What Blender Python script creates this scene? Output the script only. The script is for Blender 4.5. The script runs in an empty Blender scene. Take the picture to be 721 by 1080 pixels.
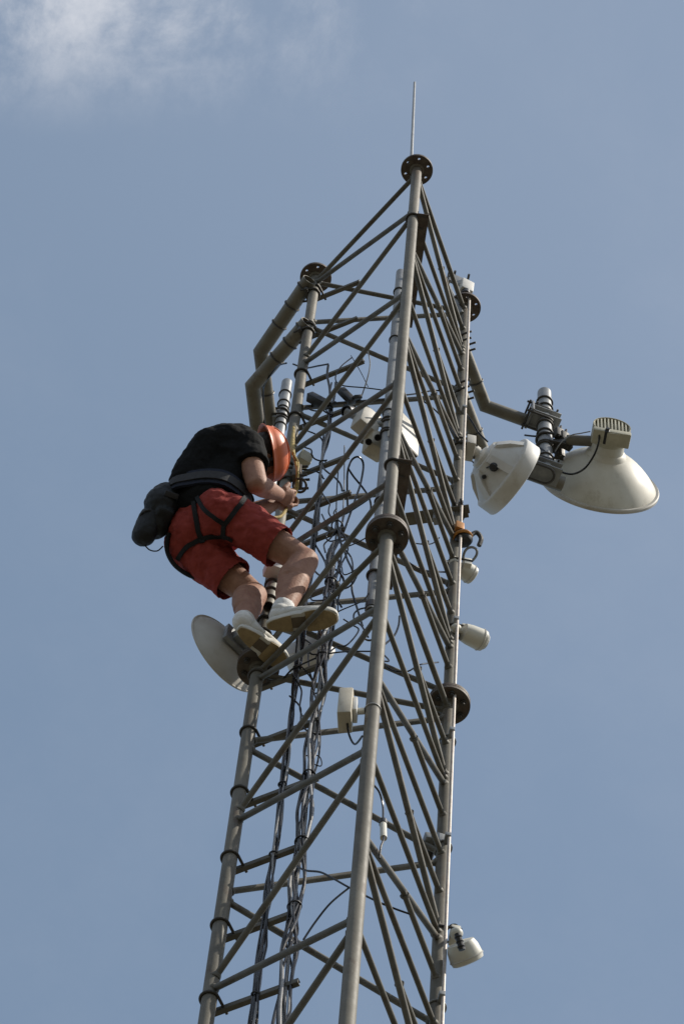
import bpy, bmesh, math, random
from mathutils import Vector as V, Matrix
from mathutils.bvhtree import BVHTree
random.seed(7)
SC = bpy.context.scene
COL = SC.collection
S = 0.8            # width of one tower face, metres
TOP = 19.9         # height of the top flanges above the ground
# ------------------------------------------------------------------ camera
F, AZ, EL, RO = 3907.09, 0.0930097942, 1.15183701, 0.109752108
CP = V((-0.953259082*S, -8.22594790*S, TOP - 22.8487083*S))
fw = V((math.sin(AZ)*math.cos(EL), math.cos(AZ)*math.cos(EL), math.sin(EL)))
r0 = fw.cross(V((0, 0, 1))).normalized(); u0 = r0.cross(fw)
RT = r0*math.cos(RO) + u0*math.sin(RO); UP = u0*math.cos(RO) - r0*math.sin(RO)
cd = bpy.data.cameras.new('camera'); cam = bpy.data.objects.new('camera', cd); COL.objects.link(cam)
m3 = Matrix((RT, UP, -fw)).transposed(); cam.matrix_world = Matrix.Translation(CP) @ m3.to_4x4()
cd.sensor_fit = 'VERTICAL'; cd.sensor_height = 36; cd.lens = F/1080*36; cd.clip_end = 5000; cd.clip_start = .1
SC.camera = cam

def ray(px, py):
    return (fw + RT*((px-360.5)/F) - UP*((py-540)/F)).normalized()
def zw(zs): return TOP + zs*S
def at(px, py, zs):
    """point of the pixel's sight line at a height given in tower widths below the top flange"""
    d = ray(px, py); t = (zw(zs)-CP.z)/d.z
    return CP + d*t
def pix(p):
    q = V(p)-CP; return (360.5+F*q.dot(RT)/q.dot(fw), 540-F*q.dot(UP)/q.dot(fw))
def zon(xy, py):
    lo, hi = -14., 4.
    for _ in range(50):
        m = (lo+hi)/2
        if pix((xy[0], xy[1], zw(m)))[1] > py: lo = m
        else: hi = m
    return m
# ------------------------------------------------------------------ materials
def mat(name, col, rough=.5, metal=0., noise=None, scale=8., amt=.35, bump=0., spec=.5, col2=None, stretch=(1, 1, 1), coat=0., stain=None, stain_amt=.6):
    m = bpy.data.materials.new(name); m.use_nodes = True
    nt = m.node_tree; b = nt.nodes['Principled BSDF']; L = nt.links.new
    b.inputs['Roughness'].default_value = rough; b.inputs['Metallic'].default_value = metal
    b.inputs['Specular IOR Level'].default_value = spec
    b.inputs['Coat Weight'].default_value = coat
    tc = nt.nodes.new('ShaderNodeTexCoord'); mp = nt.nodes.new('ShaderNodeMapping'); mp.inputs['Scale'].default_value = stretch
    L(tc.outputs['Object'], mp.inputs['Vector'])
    n = nt.nodes.new('ShaderNodeTexNoise'); n.inputs['Scale'].default_value = scale; n.inputs['Detail'].default_value = 6; n.inputs['Roughness'].default_value = .65
    L(mp.outputs['Vector'], n.inputs['Vector'])
    cr = nt.nodes.new('ShaderNodeValToRGB'); cr.color_ramp.elements[0].position = .35; cr.color_ramp.elements[1].position = .68
    c2 = col2 or tuple(c*(1-amt) for c in col)
    cr.color_ramp.elements[0].color = (*c2, 1); cr.color_ramp.elements[1].color = (*col, 1)
    L(n.outputs['Fac'], cr.inputs['Fac'])
    if stain:
        n3 = nt.nodes.new('ShaderNodeTexNoise'); n3.inputs['Scale'].default_value = scale*1.7; n3.inputs['Detail'].default_value = 9; n3.inputs['Roughness'].default_value = .7
        mp3 = nt.nodes.new('ShaderNodeMapping'); mp3.inputs['Scale'].default_value = (1, 1, .3); mp3.inputs['Location'].default_value = (5.2, 1.3, 7.7)
        L(tc.outputs['Object'], mp3.inputs['Vector']); L(mp3.outputs['Vector'], n3.inputs['Vector'])
        r3 = nt.nodes.new('ShaderNodeMapRange'); r3.interpolation_type = 'SMOOTHSTEP'; r3.inputs['From Min'].default_value = .53; r3.inputs['From Max'].default_value = .66; r3.inputs['To Max'].default_value = stain_amt
        L(n3.outputs['Fac'], r3.inputs['Value']); mx3 = nt.nodes.new('ShaderNodeMixRGB'); mx3.inputs[2].default_value = (*stain, 1)
        L(r3.outputs['Result'], mx3.inputs[0]); L(cr.outputs['Color'], mx3.inputs[1]); L(mx3.outputs[0], b.inputs['Base Color'])
    else: L(cr.outputs['Color'], b.inputs['Base Color'])
    n2 = nt.nodes.new('ShaderNodeTexNoise'); n2.inputs['Scale'].default_value = scale*4; n2.inputs['Detail'].default_value = 4
    L(tc.outputs['Object'], n2.inputs['Vector'])
    mr = nt.nodes.new('ShaderNodeMapRange'); mr.inputs['To Min'].default_value = max(.05, rough-.12); mr.inputs['To Max'].default_value = min(1, rough+.15)
    L(n2.outputs['Fac'], mr.inputs['Value']); L(mr.outputs['Result'], b.inputs['Roughness'])
    if bump:
        bp = nt.nodes.new('ShaderNodeBump'); bp.inputs['Strength'].default_value = bump; bp.inputs['Distance'].default_value = .004
        L(n2.outputs['Fac'], bp.inputs['Height']); L(bp.outputs['Normal'], b.inputs['Normal'])
    return m
M = {}
M['steel'] = mat('weathered_galvanised_steel', (.18, .168, .138), .6, .03, scale=7, spec=.3, stain=(.085, .055, .035), col2=(.10, .092, .074), bump=.25, stretch=(1, 1, .35))
M['brace'] = mat('weathered_brace_steel', (.16, .152, .13), .6, .03, scale=9, spec=.3, stain=(.08, .055, .035), col2=(.09, .085, .07), bump=.2)
M['flange'] = mat('rusty_flange_steel', (.12, .10, .08), .65, .1, scale=22, stain=(.09, .045, .02), col2=(.06, .042, .032), bump=.4)
M['galv'] = mat('bright_galvanised_steel', (.27, .28, .28), .42, .2, scale=14, col2=(.18, .185, .19), bump=.15)
M['pipe'] = mat('grey_olive_pipe', (.20, .185, .15), .55, .08, scale=6, stain=(.09, .065, .04), col2=(.13, .12, .095), bump=.2)
M['darksteel'] = mat('dark_clamp_steel', (.05, .046, .04), .5, .2, scale=20, col2=(.05, .045, .04), bump=.3)
M['rail'] = mat('bright_rail_steel', (.48, .43, .38), .5, .1, scale=30, col2=(.32, .27, .23))
M['white'] = mat('white_radome_plastic', (.66, .66, .65), .5, 0, scale=6, stain=(.42, .39, .33), stain_amt=.45, spec=.35, col2=(.54, .53, .50), bump=.05)
M['cream'] = mat('aged_white_paint', (.64, .63, .57), .5, 0, scale=5, stain=(.38, .35, .27), stain_amt=.5, spec=.35, col2=(.50, .48, .41), bump=.05)
M['grey_dish'] = mat('pale_grey_paint', (.52, .50, .46), .5, 0, scale=6, stain=(.30, .26, .20), stain_amt=.5, spec=.35, col2=(.42, .40, .35), bump=.05)
M['heatsink'] = mat('olive_cream_casting', (.52, .50, .40), .5, .05, scale=10, col2=(.38, .36, .27), bump=.1)
M['beige'] = mat('yellowed_plastic', (.50, .46, .37), .5, 0, scale=10, stain=(.25, .21, .15), stain_amt=.5, col2=(.40, .36, .28))
M['cable'] = mat('black_cable_sheath', (.009, .009, .010), .22, 0, scale=40, amt=.4, spec=.4)
M['greycable'] = mat('grey_cable_sheath', (.30, .30, .30), .35, 0, scale=40, amt=.3)
M['black'] = mat('black_plastic', (.02, .02, .022), .45, 0, scale=20, amt=.4)
M['skin'] = mat('tanned_skin', (.36, .20, .14), .6, 0, scale=26, stain=(.24, .10, .07), stain_amt=.4, col2=(.27, .14, .095), bump=.35, spec=.28)
M['shirt'] = mat('black_cotton', (.011, .0115, .012), .9, 0, scale=60, amt=.4, bump=.4, spec=.12)
M['shorts'] = mat('red_cotton', (.30, .055, .045), .85, 0, scale=30, col2=(.22, .036, .030), bump=.35, spec=.12)
M['strap'] = mat('black_webbing', (.012, .013, .015), .7, 0, scale=120, amt=.5, bump=.5, spec=.3)
M['navy'] = mat('navy_padding', (.018, .024, .045), .8, 0, scale=50, amt=.4, bump=.4, spec=.3)
M['greypad'] = mat('grey_webbing', (.035, .035, .04), .75, 0, scale=60, amt=.4, bump=.3)
M['bag'] = mat('black_nylon', (.012, .0135, .016), .6, 0, scale=70, amt=.5, bump=.4, spec=.35)
M['helmet'] = mat('orange_helmet_shell', (.70, .155, .055), .42, 0, scale=12, stain=(.42, .10, .06), stain_amt=.5, col2=(.60, .15, .05), spec=.4)
M['hair'] = mat('dark_brown_hair', (.03, .02, .014), .6, 0, scale=60, amt=.5, bump=.8)
M['shoe'] = mat('grey_white_shoe', (.62, .61, .57), .7, 0, scale=30, col2=(.50, .48, .43), bump=.2)
M['sole'] = mat('tan_rubber_sole', (.36, .27, .14), .7, 0, scale=25, col2=(.24, .175, .09), bump=.5)
M['soledark'] = mat('dark_sole_arch', (.15, .115, .075), .7, 0, scale=25, bump=.3)
M['sock'] = mat('white_sock', (.75, .74, .72), .85, 0, scale=80, amt=.15, bump=.4)
M['yellow'] = mat('yellow_rope', (.42, .30, .06), .7, 0, scale=60, col2=(.2, .14, .04), bump=.5)
M['gold'] = mat('anodised_gold', (.50, .22, .05), .45, .3, scale=20, amt=.3)
M['hole'] = mat('dark_opening', (.01, .01, .01), .8)
# ------------------------------------------------------------------ mesh helpers
def frame(t, hint=None):
    t = t.normalized(); h = hint or (V((0, 0, 1)) if abs(t.z) < .9 else V((1, 0, 0)))
    a = h - t*h.dot(t)
    if a.length < 1e-6: h = V((0, 1, 0)); a = h - t*h.dot(t)
    a.normalize(); return a, t.cross(a)
class MB:
    def __init__(s): s.v = []; s.f = []
    def ring(s, pts):
        i = len(s.v); s.v += [tuple(p) for p in pts]; return list(range(i, i+len(pts)))
    def bridge(s, a, b):
        n = len(a)
        for i in range(n): s.f.append((a[i], a[(i+1) % n], b[(i+1) % n], b[i]))
    def tube(s, path, r, n=12, cap=True, r2=None, ri=None):
        path = [V(p) for p in path]; K = len(path); rs = []
        t0 = (path[1]-path[0]).normalized(); a, b = frame(t0); inn = []
        for i, p in enumerate(path):
            tin = (path[i]-path[i-1]).normalized() if i else (path[1]-path[0]).normalized()
            tout = (path[i+1]-path[i]).normalized() if i < K-1 else tin
            a = (a - tin*a.dot(tin)).normalized(); b = tin.cross(a)
            nrm = (tin+tout).normalized()
            rr = r if r2 is None else r+(r2-r)*i/(K-1)
            def mk(rr):
                out = []
                for k in range(n):
                    th = 2*math.pi*k/n; o = a*math.cos(th)*rr + b*math.sin(th)*rr
                    o -= tin*(o.dot(nrm)/max(.3, tin.dot(nrm))); out.append(p+o)
                return out
            rs.append(s.ring(mk(rr)))
            if ri: inn.append(s.ring(mk(ri)))
            a = a - tout*a.dot(tout)
        for i in range(K-1): s.bridge(rs[i], rs[i+1])
        if ri:
            for i in range(K-1): s.bridge(inn[i+1], inn[i])
            s.bridge(inn[0], rs[0]); s.bridge(rs[-1], inn[-1])
        elif cap:
            s.f.append(tuple(reversed(rs[0]))); s.f.append(tuple(rs[-1]))
        return s
    def lathe(s, o, ax, prof, n=32, hint=None):
        """prof: (distance along the axis, radius)"""
        ax = V(ax).normalized(); a, b = frame(ax, hint); last = None
        for d, r in prof:
            r = max(r, 1e-4)
            cur = s.ring([V(o)+ax*d+(a*math.cos(2*math.pi*k/n)+b*math.sin(2*math.pi*k/n))*r for k in range(n)])
            if last: s.bridge(last, cur)
            else: s.f.append(tuple(reversed(cur)))
            last = cur
        s.f.append(tuple(last)); return s
    def box(s, c, hx, hy, hz, X=V((1, 0, 0)), Y=V((0, 1, 0)), bev=0.):
        X = V(X).normalized(); Y = V(Y); Y = (Y-X*Y.dot(X)).normalized(); Z = X.cross(Y); c = V(c)
        bm = bmesh.new(); bmesh.ops.create_cube(bm, size=2)
        for v in bm.verts: v.co = V((v.co.x*hx, v.co.y*hy, v.co.z*hz))
        if bev: bmesh.ops.bevel(bm, geom=bm.edges[:], offset=bev, segments=2, affect='EDGES', profile=.5)
        i = len(s.v); bm.verts.index_update()
        s.v += [tuple(c+X*v.co.x+Y*v.co.y+Z*v.co.z) for v in bm.verts]
        s.f += [tuple(i+v.index for v in f.verts) for f in bm.faces]; bm.free(); return s
    def torus(s, c, ax, R, r, n=24, m=8, a0=0., a1=2*math.pi, hint=None):
        a, b = frame(V(ax), hint); full = abs(a1-a0-2*math.pi) < 1e-4
        pts = [V(c)+(a*math.cos(a0+(a1-a0)*k/n)+b*math.sin(a0+(a1-a0)*k/n))*R for k in range(n+1)]
        return s.tube(pts, r, m)
    def ell(s, c, rx, ry, rz, X=V((1, 0, 0)), Y=V((0, 1, 0)), nu=20, nv=12):
        X = V(X).normalized(); Y = V(Y); Y = (Y-X*Y.dot(X)).normalized(); Z = X.cross(Y); last = None; c = V(c)
        for j in range(nv+1):
            ph = -math.pi/2+math.pi*j/nv; cr = max(math.cos(ph), 1e-3)
            cur = s.ring([c+X*rx*cr*math.cos(2*math.pi*k/nu)+Y*ry*cr*math.sin(2*math.pi*k/nu)+Z*rz*math.sin(ph) for k in range(nu)])
            if last: s.bridge(last, cur)
            else: s.f.append(tuple(reversed(cur)))
            last = cur
        s.f.append(tuple(last)); return s
    def seg(s, a, b, ra, rb, W=None, n=18, flat=(False, False)):
        """tapered limb with rounded ends; ra, rb = radius or (width, depth), W = width direction"""
        a = V(a); b = V(b); t = (b-a).normalized(); w, d = frame(t, V(W) if W is not None else None)
        ra = ra if isinstance(ra, tuple) else (ra, ra); rb = rb if isinstance(rb, tuple) else (rb, rb)
        rings = []
        if flat[0]: rings.append((a, ra, 1))
        else:
            for k in range(0, 5):
                ph = -math.pi/2*(1-k/4); rings.append((a+t*math.sin(ph)*min(ra), ra, max(.02, math.cos(ph))))
        for k in range(1, 4): rings.append((a.lerp(b, k/4), tuple(ra[i]+(rb[i]-ra[i])*k/4 for i in (0, 1)), 1))
        if flat[1]: rings.append((b, rb, 1))
        else:
            for k in range(0, 5):
                ph = math.pi/2*k/4; rings.append((b+t*math.sin(ph)*min(rb), rb, max(.02, math.cos(ph))))
        last = None
        for c, r, sc in rings:
            cur = s.ring([c+w*math.cos(2*math.pi*k/n)*r[0]*sc+d*math.sin(2*math.pi*k/n)*r[1]*sc for k in range(n)])
            if last: s.bridge(last, cur)
            else: s.f.append(tuple(reversed(cur)))
            last = cur
        s.f.append(tuple(last)); return s
    def ribbon(s, pts, nrms, w, th):
        last = None; K = len(pts)
        for i in range(K):
            t = (pts[min(i+1, K-1)]-pts[max(i-1, 0)]).normalized(); nn = (nrms[i]-t*nrms[i].dot(t)).normalized(); sd = t.cross(nn)
            cur = s.ring([pts[i]+sd*w/2, pts[i]+sd*w/2+nn*th, pts[i]-sd*w/2+nn*th, pts[i]-sd*w/2])
            if last: s.bridge(last, cur)
            else: s.f.append(tuple(reversed(cur)))
            last = cur
        s.f.append(tuple(last)); return s
    def build(s, name, m, parent=None, sharp=35, smooth=True):
        o3 = WL.get(parent.name, V()) if parent else V()
        me = bpy.data.meshes.new(name)
        org = o3 if parent else sum((V(v) for v in s.v), V())/len(s.v)
        me.from_pydata([tuple(V(v)-org) for v in s.v], [], s.f)
        return finish(me, name, m, parent, org, sharp, smooth)
WL = {}
def finish(me, name, m, parent, org, sharp=35, smooth=True):
    bm = bmesh.new(); bm.from_mesh(me); bmesh.ops.recalc_face_normals(bm, faces=bm.faces)
    for f in bm.faces: f.smooth = smooth
    for e in bm.edges:
        if len(e.link_faces) == 2 and e.calc_face_angle(0) > math.radians(sharp): e.smooth = False
    bm.to_mesh(me); bm.free(); me.materials.append(m)
    o = bpy.data.objects.new(name, me); COL.objects.link(o)
    if parent: o.parent = parent
    else: o.location = org
    WL[o.name] = org.copy()
    return o
def tag(o, label, cat=None, group=None):
    o['label'] = label
    if cat: o['category'] = cat
    if group: o['group'] = group
    return o
def thing(name, label, cat, loc, group=None):
    o = bpy.data.objects.new(name, None); COL.objects.link(o); o.location = loc; o.empty_display_size = .1
    WL[o.name] = V(loc); return tag(o, label, cat, group)
def smooth_path(pts, sub=6):
    pts = [V(p) for p in pts]; out = []
    for i in range(len(pts)-1):
        p0 = pts[max(i-1, 0)]; p1 = pts[i]; p2 = pts[i+1]; p3 = pts[min(i+2, len(pts)-1)]
        for k in range(sub):
            t = k/sub
            out.append(.5*((2*p1)+(p2-p0)*t+(2*p0-5*p1+4*p2-p3)*t*t+(3*p1-p0-3*p2+p3)*t**3))
    out.append(pts[-1]); return out
# ------------------------------------------------------------------ ground
g = MB(); g.v = [(-900, -900, 0), (900, -900, 0), (900, 900, 0), (-900, 900, 0)]; g.f = [(0, 1, 2, 3)]
M['ground'] = mat('dry_grass_and_gravel', (.125, .115, .09), .95, 0, scale=.6, col2=(.085, .08, .06), spec=.1)
go = g.build('ground', M['ground']); go['kind'] = 'structure'
# ------------------------------------------------------------------ tower
R3 = S/math.sqrt(3)
PX = {'C': V((0, -R3, 0)), 'L': V((-S/2, R3/2, 0)), 'R': V((S/2, R3/2, 0))}
def leg(k, zs): return V((PX[k].x, PX[k].y, zw(zs)))
HS = 5.776
tower = thing('lattice_tower', 'triangular grey steel lattice tower rising against the sky', 'tower', (0, 0, 0))
LR_ = .0262
for k in 'CLR':
    for z0, z1 in ((0, -HS), (-HS, -11.9)):
        MB().tube([leg(k, z0-.03), leg(k, z1+.03)], LR_ if z0 == 0 else LR_+.0015, 24).build('leg', M['steel'], tower)
    MB().tube([leg(k, -11.93), leg(k, -TOP/S)], LR_+.004, 24).build('leg', M['steel'], tower)
    # flanges with bolt holes / bolts
    for z, dbl in ((0, False), (-HS, True), (-11.9, True)):
        c = leg(k, z); R = .088 if dbl else .083; th = .018
        bm = bmesh.new(); edges = []
        def circ(cx, cy, r, n):
            vs = [bm.verts.new((cx+r*math.cos(2*math.pi*i/n), cy+r*math.sin(2*math.pi*i/n), 0)) for i in range(n)]
            return [bm.edges.new((vs[i], vs[(i+1) % n])) for i in range(n)]
        edges += circ(0, 0, R, 48)
        for i in range(6):
            a = math.pi/6+i*math.pi/3; edges += circ(.061*math.cos(a), .061*math.sin(a), .007, 14)
        bmesh.ops.triangle_fill(bm, use_beauty=True, edges=edges)
        ex = bmesh.ops.extrude_face_region(bm, geom=bm.faces[:])
        for v in ex['geom']:
            if isinstance(v, bmesh.types.BMVert): v.co.z += th
        for dz in ((-th/2,) if not dbl else (.0015, -th-.0015)):
            me = bpy.data.meshes.new('flange'); b2 = bm.copy()
            for v in b2.verts: v.co += c+V((0, 0, dz))
            b2.to_mesh(me); b2.free()
            fo = finish(me, 'flange', M['flange'], tower, V((0, 0, 0)), 30)
            MB().lathe(c+V((0, 0, dz+(th if dz >= 0 else 0))), V((0, 0, 1 if dz > 0 else -1)), [(0, LR_+.012), (.004, LR_+.012), (.012, LR_+.003)], 24).build('weld_collar', M['steel'], fo) if dbl or True else None
        bm.free()
        if dbl:
            for i in range(6):
                a = math.pi/6+i*math.pi/3; p = c+V((.061*math.cos(a), .061*math.sin(a), 0))
                b = MB(); b.tube([p+V((0, 0, -.045)), p+V((0, 0, .045))], .0075, 8)
                b.lathe(p+V((0, 0, -.032)), (0, 0, 1), [(0, .0135), (.0118, .0135)], 6); b.lathe(p+V((0, 0, .0202)), (0, 0, 1), [(0, .0135), (.0118, .0135)], 6)
                b.build('flange_bolt', M['darksteel'], tower)
AL = [.08, 1.51, 2.94, 4.37, 5.70, 5.90, 7.40, 8.93, 10.45, 11.85]
BL = [.86, 2.30, 3.715, 5.12, None, 6.645, 8.14, 9.65, 11.15]
def brace(p, q, r=.0125, m='brace', name='brace'):
    d = (q-p).normalized(); b = MB().tube([p, q], r, 12)
    for e, dd in ((p, d), (q, -d)):
        b.lathe(e+dd*(LR_*.9), dd, [(0, r+.007), (.004+random.uniform(0, .003), r+.0065), (.014+random.uniform(-.003, .003), r+.0006)], 12)
    return b.build(name, M[m], tower)
for z in (-.09, -5.86):
    for a, b in ('CL', 'CR', 'LR'): brace(leg(a, z), leg(b, z))
def zig(a, b):      # a at the B levels, b at the A levels
    for i in range(len(BL)):
        if BL[i] is None: continue
        brace(leg(a, -BL[i]+.035), leg(b, -AL[i]-.035)); brace(leg(a, -BL[i]-.035), leg(b, -AL[i+1]+.035))
zig('C', 'L'); zig('R', 'C'); zig('L', 'R')
for i in range(len(AL)-1):
    if AL[i] > .5 and AL[i] not in (5.70, 5.90): brace(leg('C', -AL[i]), leg('R', -AL[i]), .011, name='rung')
    if BL[i] is None: continue
    brace(leg('C', -BL[i]), leg('R', -BL[i]), .011, name='rung')
    for za, zb in ((AL[i], BL[i]), (AL[i+1], BL[i])):
        zm = -(za+zb)/2; mid = (leg('C', -za)+leg('R', -zb))/2
        brace(mid, leg('R', zm), .011, name='rung')
lo = MB()
for a, b in ('CL', 'RC', 'LR'):
    for i in range(9): 
        z = -12-i*1.5
        if z-1.45 < -TOP/S: break
        lo.tube([leg(a, z), leg(b, z-.72)], .0135, 8); lo.tube([leg(b, z-.78), leg(a, z-1.45)], .0135, 8)
lo.build('lower_bracing', M['brace'], tower)['kind'] = 'stuff'
# cable arms clamped on the left leg
ARMZ = [-.22, -.90, -1.72, -2.42, -3.18, -3.74, -4.22, -4.95, -5.89, -6.52, -7.15, -7.79, -8.41, -9.04, -9.7, -10.35]
ad = (at(312, 947, -8.41)-leg('L', -8.41)); ALEN = ad.length; ad.normalize(); an = V((-ad.y, ad.x, 0))
tan_off = an*(-.045)
def ubolt(p, back, r, parent, rod=.006, name='u_bolt', m='darksteel', ext=.05):
    """a U-bolt round a vertical pipe at p with its two ends pointing along back"""
    b = V(back).normalized(); s_ = V((0, 0, 1)).cross(b); R = r+rod
    pts = [p+b*(R+ext)+s_*R]+[p+s_*R*math.cos(th)-b*R*math.sin(th) for th in [math.pi*k/14 for k in range(15)]]+[p+b*(R+ext)-s_*R]
    return MB().tube(pts, rod, 8).build(name, M[m], parent)
for z in ARMZ:
    p = leg('L', z); al = ALEN+random.uniform(-.02, .02)
    if z == -.22: al *= .80
    if z == -.90: al *= .78
    off = V((ad.y, -ad.x, 0))*(LR_+.022)*(-1)
    st = p+off-ad*.04; en = p+off+ad*al
    b = MB(); Zu = V((0, 0, 1))
    b.box((st+en)/2, (en-st).length/2, .0025, .0105, ad, an)          # web of the channel
    for s_ in (1, -1):
        b.box((st+en)/2+Zu*s_*.0112-an*(.0075 if off.dot(an) < 0 else -.0075), (en-st).length/2, .0095, .002, ad, an)
    ao = b.build('cable_arm', M['brace'], tower)
    ubolt(p, off, LR_, ao, ext=.045)
# ------------------------------------------------------------------ lightning rod
rod = thing('lightning_rod', 'thin straight lightning rod on top of the tower', 'lightning rod', leg('C', .02))
zt = zon(leg('C', 0), 88)-.05
rb0 = leg('C', .02)+V((-.033, -.012, 0)); rt0 = at(437, 87, zt)
MB().tube([rb0, rt0], .0085, 10, r2=.0065).build('spike', M['galv'], rod)
MB().lathe(rb0-V((0, 0, .008)), (0, 0, 1), [(0, .024), (.008, .024), (.014, .014), (.05, .012)], 16).build('socket', M['darksteel'], rod)
# ------------------------------------------------------------------ safety rail on the right leg
rl = thing('safety_rail', 'bright vertical fall arrest rail along the right tower leg', 'rail', leg('R', -11))
ro = V((.012, -.055, 0))
MB().tube([leg('R', .05)+ro, leg('R', -11.8)+ro], .0068, 10).build('rail_rod', M['rail'], rl)
for z in (-1.9, -3.35, -4.9, -6.2, -7.3, -8.75, -10.2):
    b = MB(); b.box(leg('R', z)+ro*.55, .011, .036, .012, (1, 0, 0), (0, 1, 0), .002); b.torus(leg('R', z), (0, 0, 1), LR_+.006, .004, 20, 6)
    b.build('rail_clip', M['galv'], rl)
hb = thing('rail_head', 'white block with clamp bracket capping the rail at the top flange', 'bracket', leg('R', .1))
c = at(491, 304, .22)
MB().box(c, .035, .028, .055, (1, .3, 0), (0, 1, .1), .006).build('end_block', M['white'], hb)
MB().tube([c-V((0, 0, .055)), c-V((0, 0, .095))], .024, 14).build('rubber_buffer', M['black'], hb)
b = MB(); q = at(484, 297, .3)
b.box(q, .055, .006, .04, (1, .2, -.1), (0, 1, .2), .001); b.box(q+V((-.06, .0, -.03)), .006, .03, .05, (1, .2, 0), (0, 1, 0), .001)
b.tube([q+V((-.06, 0, -.10)), leg('R', 0)+V((-.02, -.02, -.15))], .012, 8); b.tube([leg('R', -.03), leg('R', .32)], .014, 10)
b.build('bracket_plate', M['galv'], hb)
for dx, dz in ((-.06, .05), (.045, .045), (-.06, -.03), (-.03, .055)):
    MB().tube([q+V((dx, -.035, dz)), q+V((dx, .04, dz+.01))], .007, 6).build('clamp_screw', M['darksteel'], hb)
# ------------------------------------------------------------------ antenna mounts
def band(p, ax, R, parent, r=.0045, name='clamp_band', m='darksteel'):
    return MB().torus(p, ax, R+r*.6, r, 24, 6).build(name, M[m], parent)
lm = thing('antenna_mount', 'two bent grey pipe arms and short mast left of the tower', 'antenna mount', leg('L', -.6))
RA = .039
mxy = at(297, 440, -.25)
for (e0, e1, e2), z in ((((326.5, 295), (275, 371), (285, 450)), -.25), (((324.5, 340), (266.5, 407), (276.5, 493)), -.95)):
    pts = [at(*e, z) for e in (e0, e1, e2)]
    ao = MB().tube(pts, RA, 28, ri=RA-.005).build('bent_arm', M['pipe'], lm)
    d = (pts[1]-pts[0]).normalized(); lp = V((PX['L'].x, PX['L'].y, zw(z)))
    for t in (.1, .36, .62): band(pts[0].lerp(pts[1], t if z > -.5 else t*.9), d, RA, ao)
    d2 = (pts[2]-pts[1]).normalized(); band(pts[1].lerp(pts[2], .55), d2, RA, ao)
    ubolt(lp+V((0, 0, .02)), pts[0].lerp(pts[1], .18)-lp, LR_, ao, .006, ext=.03); ubolt(lp+V((0, 0, -.05)), pts[0].lerp(pts[1], .18)-lp, LR_, ao, .006, ext=.03)
    b = MB(); pm = pts[0].lerp(pts[1], .18); dm = (lp-pm)
    b.box(lp+V((0, 0, -.018))+(pm-lp)*.45, .045, .008, .055, dm.cross(V((0, 0, 1))), dm, .002); b.build('clamp_plate', M['darksteel'], ao)
    mp = V((mxy.x, mxy.y, zw(z))); e = pts[1].lerp(pts[2], .88)
    b = MB(); dd = mp-e; b.box((mp+e)/2, .03, .012, .06, dd.cross(V((0, 0, 1))), dd, .002); b.build('clamp_plate', M['galv'], ao)
    for s_ in (.045, -.03): ubolt(mp+V((0, 0, s_)), e-mp, .029, ao, .006, ext=.06)
mo = MB().tube([V((mxy.x, mxy.y, zw(zon(mxy, 404)))), V((mxy.x, mxy.y, zw(-1.5)))], .029, 24, ri=.025).build('mast_pipe', M['galv'], lm)
for z in (.14, -.03, -.13, -.32, -.42): band(V((mxy.x, mxy.y, zw(z))), V((0, 0, 1)), .029, mo)

rm = thing('antenna_mount', 'two bent pipe arms carrying a thick banded mast right of the tower', 'antenna mount', leg('R', -1))
zu, zl = -.65, -1.48
RB = .034
rx = at(574, 443, zu)
def rp(z): return V((rx.x, rx.y, zw(z)))
for z, pp in ((zu, ((486, 362), (511, 428), (569, 449))), (zl, None)):
    if pp: pts = [at(*e, z) for e in pp]; up = pts
    else:
        pts = [p+V((0, 0, (zl-zu)*S)) for p in up]; pts[2] = pts[2]+(pts[2]-pts[1]).normalized()*.12
    ao = MB().tube(pts, RB if pp else RB+.005, 28, ri=RB-.005).build('bent_arm', M['pipe'], rm)
    lp = leg('R', z); d1 = (pts[1]-pts[0]).normalized()
    for dz in (.045, -.045): ubolt(lp+V((0, 0, dz)), V((d1.y, -d1.x, 0)), LR_, ao, .006, ext=.022)
    band(pts[0].lerp(pts[1], .62), d1, RB+(.005 if not pp else 0), ao)
    b = MB(); e = rp(z); d2 = (pts[2]-pts[1]).normalized(); sd = V((-d2.y, d2.x, 0))
    for s_ in (1, -1): b.box(e-d2*.0+sd*.0+d2*s_*.0+V((0, 0, s_*.035)), .075, .05, .004, d2, sd, .001)
    b.box(e-d2*.085, .006, .06, .055, d2, sd, .001); b.build('clamp_plate', M['galv'], ao)
    for dz in (.06, -.06): ubolt(rp(z)+V((0, 0, dz)), -d2, .037, ao, .0065, ext=.07)
    for dx, dz in ((-.1, .05), (-.1, -.05), (-.06, .06), (.05, .05)):
        MB().tube([e+d2*dx-sd*.06+V((0, 0, dz)), e+d2*dx+sd*.07+V((0, 0, dz))], .006, 6).build('clamp_screw', M['darksteel'], ao)
mt, mb_ = zon(rx, 415), zon(rx, 497)
mo = MB().tube([rp(mt), rp(mb_)], .037, 28, ri=.032).build('mast_pipe', M['galv'], rm)
for k in (.13, .22, .44, .55, .72, .86): band(rp(mt+(mb_-mt)*k), V((0, 0, 1)), .037, mo, .006)

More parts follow.
